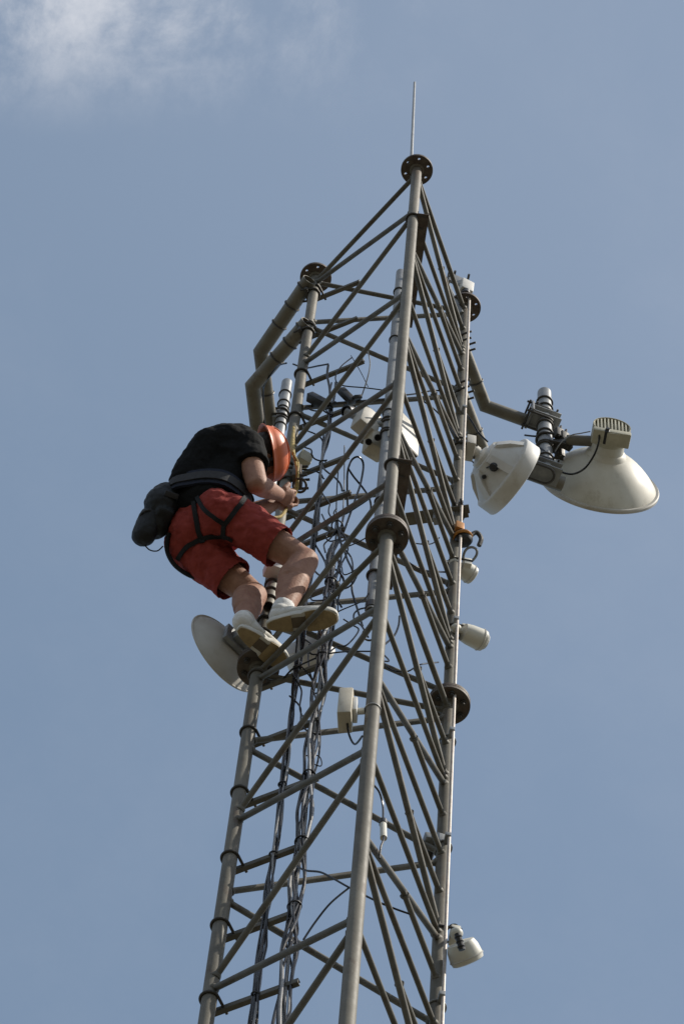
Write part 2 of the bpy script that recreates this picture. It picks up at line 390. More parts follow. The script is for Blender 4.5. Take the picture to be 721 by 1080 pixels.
pm = thing('antenna_pole', 'pale straight pole inside the tower on two arms from the near leg', 'antenna pole', leg('C', -3))
z1, z2 = -.97, -4.88
a1 = at(443, 237, z1); pxy = at(418.5, 333, z1); pxy = V((pxy.x, pxy.y, 0))
def pp_(z): return V((pxy.x, pxy.y, zw(z)))
PR = .0245
po = MB().tube([pp_(zon(pxy, 288)), pp_(zon(pxy, 645))], PR, 24, ri=PR-.004).build('pole_pipe', M['galv'], pm)
MB().lathe(pp_(zon(pxy, 638)), (0, 0, -1), [(0, PR+.004), (.05, PR+.004), (.055, PR-.004)], 20).build('end_cap', M['black'], po)
for z in (-.55, -1.4, -2.6, -3.9, -5.6): band(pp_(z), V((0, 0, 1)), PR, po)
for z in (z1, z2):
    e = pp_(z)+V((.055, 0, 0)); st = leg('C', z)+V((.048, -.01, 0)); d = (e-st).normalized(); n_ = V((d.y, -d.x, 0))
    st = st-d*.03; e = e+d*.05
    b = MB(); b.box((st+e)/2, (e-st).length/2, .024, .0025, d, n_); 
    for s_ in (1, -1): b.box((st+e)/2+n_*s_*.0265+V((0, 0, .015)), (e-st).length/2, .0023, .0175, d, n_)
    ao = b.build('channel_arm', M['flange'], pm)
    ubolt(leg('C', z), V((1, .1, 0)), LR_, ao, .006, ext=.03); ubolt(pp_(z), V((1, 0, 0)), PR, ao, .006, ext=.03)
# ------------------------------------------------------------------ antennas
CA = M['cable']
def cable(px, name='cable', label='', m='cable', r=.0045, cat='cable', parent=None, sub=6, n=8, group=None):
    pts = smooth_path([at(*p) if len(p) == 3 and not isinstance(p, V) else p for p in px], sub)
    o = MB().tube(pts, r, n).build(name, M[m], parent)
    if not parent: tag(o, label, cat, group)
    return o
# ribbed radome dish right of the tower
zc = -2.35
fc = at(539, 505, zc); ax = V((.90, .42, -.05)).normalized(); hubc = fc-ax*.17
d1 = thing('radome_dish', 'white ribbed radome antenna with black connector beside the right leg', 'dish antenna', hubc)
sh = MB().lathe(fc, ax, [(-.175, .02), (-.172, .085), (-.15, .098), (-.10, .145), (-.062, .178), (-.060, .190), (-.055, .197), (-.05, .199), (.018, .199), (.024, .195), (.028, .18), (.034, .05)], 48).build('shell', M['white'], d1)
a_, b_ = frame(ax)
for k in range(6):
    th = 2*math.pi*k/6+.55; rd = a_*math.cos(th)+b_*math.sin(th); tg = ax.cross(rd)
    b = MB(); i = 0
    P = [fc-ax*.172+rd*.03, fc-ax*.166+rd*.105, fc-ax*.12+rd*.15, fc-ax*.046+rd*.194, fc-ax*.05+rd*.06]
    w = .02; r1 = b.ring([p+tg*w for p in P]); r2 = b.ring([p-tg*w for p in P]); b.bridge(r1, r2); b.f.append(tuple(r1)); b.f.append(tuple(reversed(r2)))
    b.build('rib', M['white'], sh)
MB().lathe(fc-ax*.17, -ax, [(0, .06), (.02, .058), (.03, .03), (.07, .028)], 24).build('hub', M['white'], d1)
cn = at(516.5, 489, zc-.12); MB().lathe(cn+ax*.03, V((-.3, -.35, -.88)), [(-.02, .022), (.035, .022), (.04, .016), (.055, .014)], 16).build('connector', M['black'], d1)
cn2 = at(507.5, 500.5, zc-.12); MB().lathe(cn2+ax*.02, V((-.3, -.35, -.88)), [(-.02, .011), (.025, .011), (.03, .007)], 12).build('drain_plug', M['black'], d1)
b = MB(); lp = leg('R', zc); hb2 = fc-ax*.24
b.tube([hb2+ax*.03, hb2-ax*.03], .035, 16); b.tube([hb2, lp+V((.05, -.02, 0))], .02, 12); b.box(lp+V((.05, 0, 0)), .022, .05, .05, (1, 0, 0), (0, 1, 0), .004)
b.build('bracket', M['grey_dish'], d1); ubolt(lp+V((0, 0, .03)), (1, 0, 0), LR_, d1, .006, ext=.05); ubolt(lp+V((0, 0, -.03)), (1, 0, 0), LR_, d1, .006, ext=.05)
# large dish with finned radio
zc = -1.1
rc = at(631.5, 512, zc); ax = V((.03, .995, .03)).normalized(); RD = .298
d2 = thing('dish_antenna', 'big cream parabolic dish with finned radio at the far right', 'dish antenna', rc-ax*.2)
DEP = .195
prof = [(-DEP*(1-(t)**2.0)**.9, max(.004, RD*t)) for t in [math.sin(k/18*math.pi/2) for k in range(0, 19)]]
inn = [(-DEP*(1-t**2.0)**.9+.006, max(.003, (RD-.004)*t)) for t in [math.sin(k/18*math.pi/2) for k in range(18, -1, -1)]]
MB().lathe(rc, ax, prof+inn, 64).build('reflector', M['cream'], d2)
MB().lathe(rc, ax, [(-.014, RD-.006), (-.016, RD+.006), (-.010, RD+.011), (.004, RD+.011), (.008, RD+.004), (.004, RD-.008)], 64).build('rim', M['grey_dish'], d2)
hb3 = rc-ax*DEP
MB().lathe(hb3+ax*.03, -ax, [(0, .11), (.025, .098), (.034, .086), (.09, .084)], 32).build('hub', M['cream'], d2)
rcn = hb3-ax*.09; side = ax.cross(V((0, 0, 1))).normalized(); upv = side.cross(ax)
radio = MB().lathe(rcn+ax*.02, -ax, [(-.02, .085), (.0, .096), (.072, .098), (.076, .097), (.076, .0935), (.054, .0925), (.054, .02)], 40).build('radio_body', M['heatsink'], d2)
for k in range(11):
    x = -.09+.018*k; h = math.sqrt(max(0, .098**2-x*x))
    b = MB(); b.box(rcn-ax*.036+side*x, .004, .017, max(.01, h-.006), side, ax, .001); b.build('fin', M['heatsink'], radio)
MB().box(rcn-ax*.02-upv*.07, .097, .04, .02, side, ax, .006).build('port_cover', M['heatsink'], radio)
p_ = at(639, 453, zc-.02); MB().lathe(at(639, 458, (rcn.z-TOP)/S-.10), -ax, [(-.05, .015), (.02, .016), (.024, .011), (.035, .010)], 16).build('connector', M['black'], radio)
q_ = hb3-ax*.03; mst = rp(-1.05)
b = MB(); b.tube([q_-side*.0+V((-.02, -.02, 0)), at(597, 464, -1.08)], .028, 14); b.build('mount_tube', M['pipe'], d2)
b = MB(); e = at(603, 465, -1.08); b.box((mst+e)/2+V((.02, 0, 0)), (e-mst).length/2-.02, .02, .03, e-mst, (0, 1, 0), .003)
for dx, dy, dz in ((.06, -.05, .05), (.09, -.04, .04), (.05, .03, .06), (.08, .02, -.03), (.11, -.03, -.02)):
    b.box(mst+V((dx, dy, dz)), .022, .018, .03, (1, .4, .2), (0, 1, .3), .003); b.tube([mst+V((dx, dy, dz-.04)), mst+V((dx+.01, dy-.01, dz+.08))], .007, 6)
b.build('mount_bracket', M['darksteel'], d2)
for dz in (.05, -.05): ubolt(mst+V((0, 0, dz)), (1, 0, 0), .037, d2, .007, ext=.06)
# shallow dish left of the tower
zc = -5.55
rc = at(237, 689, zc); ax = V((-.58, .80, .05)).normalized(); RD = .192
d3 = thing('dish_antenna', 'pale grey shallow dish left of the climber, seen from behind', 'dish antenna', rc)
dp = .065
prof = [(-dp*(1-t*t), max(.004, RD*t)) for t in [k/12 for k in range(0, 13)]]
inn = [(-dp*(1-t*t)+.005, max(.003, (RD-.003)*t)) for t in [k/12 for k in range(12, -1, -1)]]
MB().lathe(rc, ax, prof+inn, 56).build('reflector', M['grey_dish'], d3)
MB().torus(rc, ax, RD, .005, 56, 8).build('rim', M['grey_dish'], d3)
b = MB(); lp = leg('L', -5.4); bc = rc-ax*dp
a_, b_ = frame(ax); b.box(bc-ax*.012, .012, .055, .075, ax, (0, 0, 1), .004); b.tube([bc, lp], .018, 12); b.box(bc-ax*.05, .03, .035, .04, ax, (0, 0, 1), .004)
b.build('bracket', M['galv'], d3); ubolt(lp, ax, LR_, d3, .006, ext=.05)
# drum antenna behind the climber's foot
zc = -5.25
fc = at(326, 690, zc); ax = V((.55, .75, -.1)).normalized()
d4 = thing('radome_dish', 'pale drum antenna partly hidden behind the right shoe', 'dish antenna', fc)
MB().lathe(fc, ax, [(-.06, .03), (-.055, .09), (-.03, .105), (.03, .108), (.038, .10), (.04, .02)], 40).build('shell', M['white'], d4)
lp = leg('L', -5.25); MB().tube([fc-ax*.05, fc-ax*.1, lp], .016, 10).build('bracket', M['galv'], d4); ubolt(lp, fc-lp, LR_, d4, .006)
# small radios on the right leg
def small_radio(px, py, z, axd, R, depth, label, legz):
    fc = at(px, py, z); ax = V(axd).normalized(); o = thing('wireless_radio', label, 'radio', fc)
    MB().lathe(fc, ax, [(-depth, R*.35), (-depth+.006, R*.82), (-depth*.6, R*.95), (-.012, R), (0, R), (.012, R*.95), (.016, R*.8), (.018, .004)], 36).build('housing', M['cream'], o)
    MB().torus(fc-ax*.004, ax, R, .003, 36, 6).build('seam', M['grey_dish'], o)
    lp = leg('R', legz); b = MB(); j = lp+V((.055, 0, 0)); bk = fc-ax*(depth+.0)
    b.tube([bk+ax*.01, bk-ax*.03, j], .012, 10); b.ell(bk-ax*.03, .024, .024, .024); b.box(j, .018, .03, .03, (1, 0, 0), (0, 1, 0), .004)
    b.build('bracket', M['cream'], o); ubolt(lp, (1, 0, 0), LR_, o, .005, ext=.045)
    o['group'] = 'radios clamped to the right tower leg'
    return o, fc, ax
small_radio(496, 606, -4.05, (.9, .45, .05), .044, .065, 'small round white radio just below the carabiner on the right leg', -4.05)
o5, f5, x5 = small_radio(507, 675, -4.95, (.93, .3, .15), .048, .095, 'white drum radio pointing right above the right leg flange joint', -4.9)
boot = [at(482, 985, -8.46), at(484.5, 993, -8.49), at(487, 1002, -8.52)]
MB().torus(f5+x5*.02, x5, .03, .006, 20, 6).build('handle_ring', M['white'], o5)
o6, f6, x6 = small_radio(492, 1011, -8.4, (.55, .75, -.35), .062, .068, 'white bowl radio with black cable near the bottom right', -8.1)
b = MB(); b.tube(boot, .012, 10); [b.torus(boot[0].lerp(boot[2], t), boot[2]-boot[0], .011, .004, 12, 6) for t in (.2, .5, .8)]; b.build('cable_boot', M['black'], o6)
# wireless box on the near leg
zc = -7.75; bx = at(364.5, 749, zc)
cp = thing('wireless_box', 'small yellowed box antenna on short arm left of the near leg', 'radio', bx)
n_ = V((.8, -.6, 0)).normalized()
MB().box(bx, .026, .045, .10, (1, -.25, 0), (.25, 1, 0), .006).build('housing', M['beige'], cp)
MB().box(bx+V((.034, -.006, .005)), .008, .03, .05, (1, -.25, 0), (.25, 1, 0), .003).build('back_plate', M['white'], cp)
MB().tube([bx+V((.03, 0, 0)), leg('C', zc)+V((-.03, 0, 0))], .013, 12).build('arm', M['cream'], cp)
MB().torus(leg('C', zc+.02), (0, 0, 1), LR_+.003, .0035, 24, 6).build('clamp_band', M['galv'], cp)
cable([bx+V((.01, 0, -.1)), at(368, 775, -7.9), at(374, 785, -7.95), leg('C', -8.0)+V((-.03, 0, 0))], parent=cp, r=.004)
# panel antenna on the pole
zc = zon(pxy, 452); pc = at(424, 459, zc)
pa = thing('panel_antenna', 'white flat panel on the inner pole behind the near leg', 'antenna', pc)
MB().box(pc, .085, .035, .15, (.78, .62, 0), (-.62, .78, 0), .008).build('housing', M['grey_dish'], pa)
MB().box(pc+V((0, 0, -.1525)), .08, .031, .0025, (.78, .62, 0), (-.62, .78, 0), .001).build('bottom_cap', M['darksteel'], pa)
for dz in (.08, -.08): band(pp_(zc)+V((0, 0, dz)), V((0, 0, 1)), PR, pa, .006)
# double radio box left of the pole
zc = zon(pxy, 455); c1 = at(386, 446, zc+.1); c2 = at(396, 470, zc-.02)
rb_ = thing('radio_unit', 'two white radio housings with dark ports left of the inner pole', 'radio', c1)
MB().box(c1, .055, .04, .07, (.85, .5, 0), (-.5, .85, .2), .008).build('housing', M['grey_dish'], rb_)
h2 = MB().box(c2, .05, .045, .06, (.9, .4, .1), (-.4, .9, .25), .014).build('housing', M['beige'], rb_)
for k, (x, y) in enumerate(((388.5, 466), (398, 461.5))):
    q = at(x, y, zc-.12); MB().lathe(q, -ray(x, y), [(-.03, .016), (.006, .016), (.008, .012), (.0, .011), (-.004, .004)], 18).build('port', M['hole'], h2)
q = at(365, 434, zc+.2); MB().lathe(q, V((-.5, -.3, -.8)), [(-.05, .03), (0, .03), (.002, .025), (-.02, .023), (-.021, .004)], 22).build('lens', M['black'], rb_)
b = MB(); b.tube([q, c1], .018, 12); b.tube([c1, pp_(zc+.1)], .014, 10); b.tube([c2, pp_(zc-.02)], .014, 10); b.build('bracket', M['galv'], rb_)
for dz in (.08, -.02): band(pp_(zc)+V((0, 0, dz)), V((0, 0, 1)), PR, rb_, .006)
# dark bracket plates in the upper tower
bp = thing('fin_bracket', 'black angular bracket plates on a back brace in the upper tower', 'bracket', at(340, 422, -2.25))
for (x0, y0), (x1, y1), w in (((326, 418), (345, 428), 9), ((359, 411), (372, 424), 6), ((366, 428), (378, 418), 4), ((331, 427), (352, 426), 4)):
    p, q = at(x0, y0, -2.2), at(x1, y1, -2.3)
    MB().box((p+q)/2, (q-p).length/2, w*.0042/2*1.2, .02, q-p, (0, 1, .1), .003).build('plate', M['black'], bp)
MB().tube([at(335, 427, -2.27), at(412, 421, -2.27)], .008, 8).build('strut', M['darksteel'], bp)
# flat bar on the right leg
z = zon(PX['R'], 544); p, q = at(427, 550, z), at(493.5, 541, z)
fb = thing('clamp_bar', 'flat steel bar clamped across the right leg above the carabiner', 'bracket', (p+q)/2)
b = MB(); b.box((p+q)/2, (q-p).length/2, .004, .021, q-p, (0, 0, 1)); b.box((p+q)/2+V((0, .0, .0))-V((0, .022, .0)), (q-p).length/2, .021, .0035, q-p, (0, 1, 0)); b.build('bar', M['steel'], fb)
ubolt(leg('R', z), (q-p).cross(V((0, 0, 1))), LR_, fb, .006)
MB().box(at(468, 546, z-.03), .05, .02, .03, q-p, (0, 1, 0), .004).build('clamp_block', M['galv'], fb)
# small box and bulb on the right leg low down
z = zon(PX['R'], 890); p = at(455.5, 888, z)
jb = thing('junction_box', 'small grey box and white knob clamped low on the right leg', 'junction box', p)
MB().box(p, .035, .03, .02, (1, .1, .2), (0, 1, 0), .005).build('box', M['galv'], jb)
MB().ell(at(453, 900, z-.02), .02, .02, .018).build('knob', M['white'], jb)
MB().tube([p, at(452, 908, z-.06)], .014, 10).build('stem', M['darksteel'], jb)
MB().box(at(463, 889, z), .022, .03, .028, (1, .1, 0), (0, 1, 0), .004).build('clamp', M['galv'], jb)
# cable with inline connector
cc = tag(cable([(394, 828, -8.3), (400, 836, -8.3), (403.5, 850, -8.35), (403.8, 866, -8.5), (404.5, 884, -8.7), (401.5, 893, -8.78), (400, 905, -8.85)], name='connector_cable', r=.004), 'thin cable with inline white connector right of the near leg', 'cable')
p, q = at(403.8, 866, -8.5), at(404.3, 884, -8.68)
MB().tube([p.lerp(q, .15), q], .0125, 14).build('connector', M['cream'], cc); MB().tube([p, p.lerp(q, .2)], .015, 14).build('connector_cap', M['black'], cc)
# fall arrester hanging on the rail
p = leg('R', zon(PX['R'], 574))+ro
fa = thing('fall_arrester', 'orange and black fall arrester with open steel carabiner on the rail', 'fall arrester', p)
c = at(486, 573, zon(PX['R'], 574))+V((0, -.03, 0))
MB().lathe(c+V((0, .0, .03)), V((.2, .3, -1)), [(-.005, .02), (0, .036), (.012, .042), (.04, .042), (.052, .034), (.056, .016)], 24).build('drum', M['black'], fa)
MB().torus(c+V((0, 0, -.0)), V((.2, .3, -1)), .040, .007, 28, 8).build('drum_ring', M['gold'], fa)
MB().box(c+V((-.02, -.02, .06)), .02, .015, .035, (1, .2, 0), (0, 1, 0), .005).build('cam', M['gold'], fa)
MB().tube(smooth_path([c+V((.03, 0, .02)), c+V((.06, -.01, .06)), c+V((.085, 0, .03)), c+V((.08, .02, -.01))], 6), .011, 8).build('hook', M['darksteel'], fa)
w = .026; L_ = .042; cc0 = at(494.5, 586, zon(PX['R'], 578)); dx = (RT*.55+UP*.85).normalized(); dy = fw.cross(dx).normalized()
MB().tube([cc0+dx*L_*(math.cos(t))*(1+.1*math.sin(t))+dy*w*math.sin(t)*(1+.25*math.cos(t)) for t in [2*math.pi*k/28 for k in range(29)]], .0062, 8).build('carabiner', M['galv'], fa)
# ------------------------------------------------------------------ cable bundles
def bundle(frac, z0, z1, n, spread, label, grey):
    bx0 = leg('L', 0)+V((ad.y, -ad.x, 0))*(-(LR_+.022))+ad*ALEN*frac; o = thing('cable_bundle', label, 'cables', V((bx0.x, bx0.y, zw(z0))), 'cable bundles running down the tower')
    for k in range(n):
        a, rr = random.uniform(0, 6.28), spread*math.sqrt(random.random()); pts = []; z = z0
        zt_ = z1 - (random.uniform(0, .9) if k else 0); ph = random.uniform(0, 6.28); kk = random.uniform(2, 4)
        while z < zt_:
            tight = min(abs(z-az) for az in ARMZ); sp = .6+.55*min(1, tight/.32)
            aa = a+1.5*math.sin(z*kk+ph)+.5*math.sin(z*5.3+2*ph)
            pts.append(V((bx0.x+rr*sp*math.cos(aa), bx0.y+rr*sp*math.sin(aa), zw(z)))); z += .16
        rad = random.choice((.004, .0045, .0055, .0065))
        MB().tube(smooth_path(pts, 3), rad, 8).build('cable', M['greycable'] if k in grey else CA, o)
    for az in ARMZ:
        if z0 < az < z1 and random.random() < .6:
            MB().torus(V((bx0.x, bx0.y, zw(az)+random.uniform(.0, .06))), (random.uniform(-.3, .3), random.uniform(-.3, .3), 1), spread*.6+.006, .0035, 18, 6).build('cable_tie', M['black'], o)
    return o
bundle(.52, -11.5, -1.75, 6, .016, 'slim black cable bundle running nearer the left leg', (3,))
bundle(.90, -11.5, -3.9, 13, .032, 'thick cable bundle of many shiny strands down the tower middle', (2, 6, 9))
# loose cables
LC = [
 ([(371, 377, -1.8), (360, 386, -2.0), (354, 396, -2.1), (355, 403, -2.15), (363, 407, -2.2), (385, 409, -2.2), (404, 411.5, -2.2)], 'thin black cable curving from arm to inner pole in upper tower', .0032),
 ([(388, 371, -1.9), (390, 384, -2.0), (387, 400, -2.1), (379, 424, -2.2)], 'thin black cable hanging in a slight bow above the radio housings', .0032),
 ([(370, 375, -1.8), (380, 392, -2.0), (388, 408, -2.1)], 'hair thin straight cable stretched below the upper brace', .002),
 ([(346, 385, -2.0), (345, 396, -2.1), (347.5, 410, -2.25), (348, 425, -2.4)], 'short black cable hanging beside the black bracket plates', .006),
 ([(366.5, 536, -3.6), (366, 515, -3.5), (366.5, 497, -3.4), (371, 485, -3.3), (378, 482, -3.3), (383, 490, -3.3), (380, 510, -3.5), (375, 525, -3.7), (367, 548, -3.9), (360, 567, -4.1)], 'black cable standing in a tall open loop below the radio housings', .005),
 ([(367, 494, -3.4), (373, 503, -3.45), (382, 514, -3.5), (389, 525, -3.6), (391, 536, -3.7), (388, 548, -3.8)], 'black cable crossing diagonally behind the tall open loop', .005),
 ([(357, 487, -3.3), (355, 520, -3.5), (354, 550, -3.8), (352, 565, -4.0)], 'thin dark cable hanging straight beside the tall loop', .003),
 ([(363, 470, -3.1), (362.5, 520, -3.5), (360, 560, -4.0)], 'thin grey cable hanging straight through the middle brace', .003),
 ([(350, 590, -4.4), (354, 575, -4.2), (364, 569, -4.1), (376, 561, -4.0), (383, 553, -3.9), (390, 541, -3.8)], 'black cable bending up from the strands to the inner pole', .005),
 ([(345, 592, -4.5), (348, 578, -4.3), (353, 571, -4.2), (357, 570, -4.2), (362, 578, -4.3), (366, 590, -4.5), (372, 604, -4.7), (371, 622, -4.9), (376, 640, -5.1), (382, 660, -5.4)], 'black cable arching over then dropping toward the near leg', .005),
 ([(363, 579, -4.3), (370, 588, -4.4), (372, 600, -4.6), (370, 612, -4.75)], 'short black side loop beside the arching cable', .004),
 ([(386, 641, -5.2), (378, 643, -5.25), (373, 648, -5.3), (374, 655, -5.4), (381, 660, -5.5), (388, 672, -5.65)], 'black cable leaving the capped bottom of the inner pole', .004),
 ([(362, 653, -5.5), (371, 659, -5.5), (378, 665, -5.55), (366, 680, -5.7), (355, 682, -5.7), (345, 690, -5.8)], 'black cable zigzagging below the pole bottom', .0035),
 ([(343, 690, -5.8), (356, 688, -5.8), (372, 687, -5.75), (392, 687, -5.75)], 'black cable running level to the near leg', .0035),
 ([(404, 690, -5.8), (410, 697, -5.9), (404, 698, -5.95), (410, 705, -6.0), (418, 708, -6.0), (430, 708, -6.0), (443, 701, -5.9), (462, 698.5, -5.6)], 'wavy black cable running right from the near leg', .0035),
 ([(421, 650, -5.3), (420, 660, -5.5), (415, 671, -5.7), (404, 681, -5.9)], 'short black cable curving down behind the near leg', .0045),
 ([(437, 573, -4.2), (447, 574, -4.2), (456, 573, -4.15), (463, 567, -4.1)], 'thin drooping cable below the flat bar', .003),
 ([(428, 591, -4.6), (437, 597, -4.6), (450, 602, -4.55), (462, 603, -4.5), (480, 604, -4.1)], 'black cable running right to the small round radio', .004),
 ([(312, 913, -8.2), (322, 918, -8.3), (338, 920, -8.4), (352, 927, -8.5), (368, 936, -8.6), (396, 950, -8.75), (415, 958, -8.8), (432, 964, -8.8)], 'long black cable sagging behind the near leg low in frame', .004),
 ([(320, 991, -8.9), (332, 973, -8.8), (348, 953, -8.7), (367, 937, -8.6)], 'straight black cable rising to the sagging cable low in frame', .004),
 ([(322, 797, -6.9), (335, 797, -6.9), (339, 803, -6.95), (338, 808, -7.0), (331, 806, -7.0)], 'small curl of cable sticking out of the thick bundle', .0025),
 ([(424, 417, -2.6), (440, 415, -2.5), (455, 412, -2.4), (462, 412, -2.3)], 'short black cable along the back brace at upper right', .004),
 ([(446, 423, -2.5), (458, 432, -2.5), (470, 445, -2.5), (483, 463, -2.4)], 'black cable slanting down behind the rungs to the radome', .004),
 ([(302, 383, -1.2), (293, 386, -1.1), (285, 396, -1.0), (279, 405, -.95), (277.5, 415, -.9), (278, 440, -.95), (281, 455, -1.0)], 'black cable taped along the lower left bent arm', .0045),
 ([(309, 384, -1.3), (322, 388, -1.4), (335, 386, -1.5), (346, 384, -1.6)], 'short black cable crossing right of the left leg top', .0045),
 ([(486, 463, -2.0), (492, 478, -2.2), (500, 489, -2.35), (509, 494, -2.42), (516, 492, -2.5)], 'thin black cable ending at the ribbed radome connector', .004),
 ([(490, 434, -1.6), (498, 446, -1.7), (504, 456, -1.7), (514, 466, -1.75)], 'black cable along the lower right bent arm', .0045),
 ([(567, 471, -1.2), (577, 479, -1.3), (583, 490, -1.35), (590, 497, -1.35), (603, 500, -1.35), (616, 494, -1.35), (626, 480, -1.3), (631, 466, -1.25), (632, 455, -1.2), (637, 452, -1.15)], 'black cable drooping from thick mast to the finned radio', .0055),
 ([(585, 476, -1.2), (592, 466, -1.15), (602, 459, -1.1), (612, 457, -1.1), (622, 455, -1.1)], 'thin light cable from mast bracket to the finned radio', .003),
 ([(553, 459, -.9), (562, 460, -.95), (570, 460, -.95)], 'short black rod poking left from the thick mast', .005),
 ([(471, 980, -8.0), (476, 976, -8.0), (481, 976, -8.0), (483, 981, -8.1), (484, 988, -8.2), (486, 997, -8.28)], 'black cable looping into the bowl radio near the bottom right', .0055),
 ([(299, 716, -5.9), (308, 706, -5.9), (322, 699, -5.85), (340, 691, -5.8)], 'black cable tied along an arm near the left flange', .004),
 ([(326, 680, -5.5), (325, 695, -5.7), (327, 710, -5.9), (331, 722, -6.0)], 'black cable bowing off the slim bundle below the shoe', .004),
]
for p, lb, r in LC: cable(p, 'cable', lb, r=r, group='loose cables on the tower', m='greycable' if 'light' in lb or 'grey' in lb else 'cable')
tg_ = thing('cable_tangle', 'tangle of loose black cables between the thick bundle and inner pole', 'cables', at(355, 600, -4.6))
def tang(a, b, sag, r, loops=1):
    n = 7; pts = []
    ph = random.uniform(0, 6.28)
    for i in range(n+1):
        t = i/n; p = a.lerp(b, t); w_ = math.sin(math.pi*t)
        pts.append(p+V((math.sin(ph+t*6*loops)*.026*w_, math.cos(ph*1.7+t*5*loops)*.026*w_, -sag*w_)))
    MB().tube(smooth_path(pts, 5), r, 7).build('cable', CA, tg_)
def bpt(frac, z):
    b0 = leg('L', 0)+V((ad.y, -ad.x, 0))*(-(LR_+.022))+ad*ALEN*frac; return V((b0.x+random.uniform(-.02, .02), b0.y+random.uniform(-.02, .02), zw(z)))
for i in range(9):
    tang(bpt(.9, -3.9-i*.14), bpt(.9, -4.6-i*.13)+V((random.uniform(-.04, .06), random.uniform(-.04, .04), 0)), random.uniform(-.03, .05), random.choice((.003, .0038, .0045)), 1.3)
for i in range(6):
    z = -3.2-i*.35; tang(bpt(.55, z), bpt(.9, z-random.uniform(.1, .7)), random.uniform(.04, .14), random.choice((.0035, .0045)), .8)
for i in range(5):
    z = -4.0-i*.33; tang(bpt(.92, z), pp_(z+random.uniform(-.1, .3))+V((-.02, -.02, 0)) if z > -5.4 else leg('C', z)+V((-.03, .02, 0)), random.uniform(.06, .16), random.choice((.003, .004)), .7)
for i in range(4):
    z = -5.5-i*.22; tang(bpt(.5, z), bpt(.92, z-random.uniform(.25, .7)), random.uniform(.03, .1), .0038, .8)
for i in range(4):
    z = -2.3-i*.3; tang(leg('L', z)+ad*.05, bpt(.52, z-.15), random.uniform(.03, .09), .004, .8)
# ------------------------------------------------------------------ climber
ZS = -5.83
def J(px, py, h): return at(px, py, ZS+h/S)
def remesh(mb, name, vox, smooth=4, disp=None):
    me = bpy.data.meshes.new(name+'_tmp'); me.from_pydata(mb.v, [], mb.f)
    bm = bmesh.new(); bm.from_mesh(me); bmesh.ops.recalc_face_normals(bm, faces=bm.faces); bm.to_mesh(me); bm.free()
    o = bpy.data.objects.new(name+'_tmp', me); COL.objects.link(o)
    md = o.modifiers.new('r', 'REMESH'); md.mode = 'VOXEL'; md.voxel_size = vox
    sm = o.modifiers.new('s', 'SMOOTH'); sm.factor = .5; sm.iterations = smooth
    if disp:
        for size, strength in disp:
            tx = bpy.data.textures.new(name+'_folds', 'CLOUDS'); tx.noise_scale = size; tx.noise_depth = 2
            d = o.modifiers.new('d', 'DISPLACE'); d.texture = tx; d.strength = strength; d.mid_level = .5; d.texture_coords = 'LOCAL'
    dg = bpy.context.evaluated_depsgraph_get(); out = bpy.data.meshes.new_from_object(o.evaluated_get(dg))
    bpy.data.objects.remove(o); bpy.data.meshes.remove(me); out.name = name
    return out
def put(me, name, m, parent, sharp=60, cuts=(), thick=0.):
    org = WL[parent.name]; bm = bmesh.new(); bm.from_mesh(me)
    for c, n, rad in cuts:
        def near(f):
            q = f.calc_center_median()-c; t = q.dot(n); return -.001 < t < .06 and (q-n*t).length < rad
        fs = [f for f in bm.faces if near(f)]
        gm = list({v for f in fs for v in f.verts})+list({e for f in fs for e in f.edges})+fs
        bmesh.ops.bisect_plane(bm, geom=gm, plane_co=c, plane_no=n, dist=1e-5)
        bmesh.ops.delete(bm, geom=[f for f in bm.faces if near(f) and (f.calc_center_median()-c).dot(n) > 1e-5], context='FACES')
    for v in bm.verts: v.co -= org
    bm.to_mesh(me); bm.free()
    if thick:
        o = bpy.data.objects.new('tmp', me); COL.objects.link(o); s_ = o.modifiers.new('t', 'SOLIDIFY'); s_.thickness = thick; s_.offset = -1
        dg = bpy.context.evaluated_depsgraph_get(); m2 = bpy.data.meshes.new_from_object(o.evaluated_get(dg)); bpy.data.objects.remove(o); m2.name = name; me = m2
    return finish(me, name, m, parent, org, sharp)
def nv(*a): return V(a).normalized()
pel = J(222, 556, .76); wai = J(222, 520, .93); che = J(236, 497, 1.08); nek = J(254, 486, 1.19); hea = J(275.5, 480, 1.26)
shR = J(260, 473, 1.10); shL = J(240, 518, 1.17)
hipR = J(244, 546, .70); hipL = J(200, 575, .73)
knR = J(321, 592, .49); knL = J(267, 628, .48)
anR = J(296, 648, .085); anL = J(257, 655, .085)
elR = J(271, 511, .85); wrR = J(293, 521, 1.03); elL = J(262, 544, .93); wrL = J(290, 530, 1.08)
fP, fW, fC = nv(.6, .8, 0), nv(.75, .65, 0), nv(.9, .42, 0)
def rgt(f): return V((f.y, -f.x, 0))
per = thing('person', 'climber in black t-shirt, red shorts and orange helmet standing on the tower', 'person', J(285, 670, 0))
heR, toR = J(283, 660, 0), J(354, 651, 0); heL, toL = J(253, 664, 0), J(300, 700, 0)
B = MB()
B.seg(pel, wai, (.155, .105), (.14, .10), rgt(fP)); B.seg(wai, che, (.14, .10), (.165, .115), rgt(fW)); B.seg(che, che.lerp(nek, .8), (.165, .115), (.10, .08), rgt(fC))
B.seg(nek, hea.lerp(nek, .4), .058, .055)
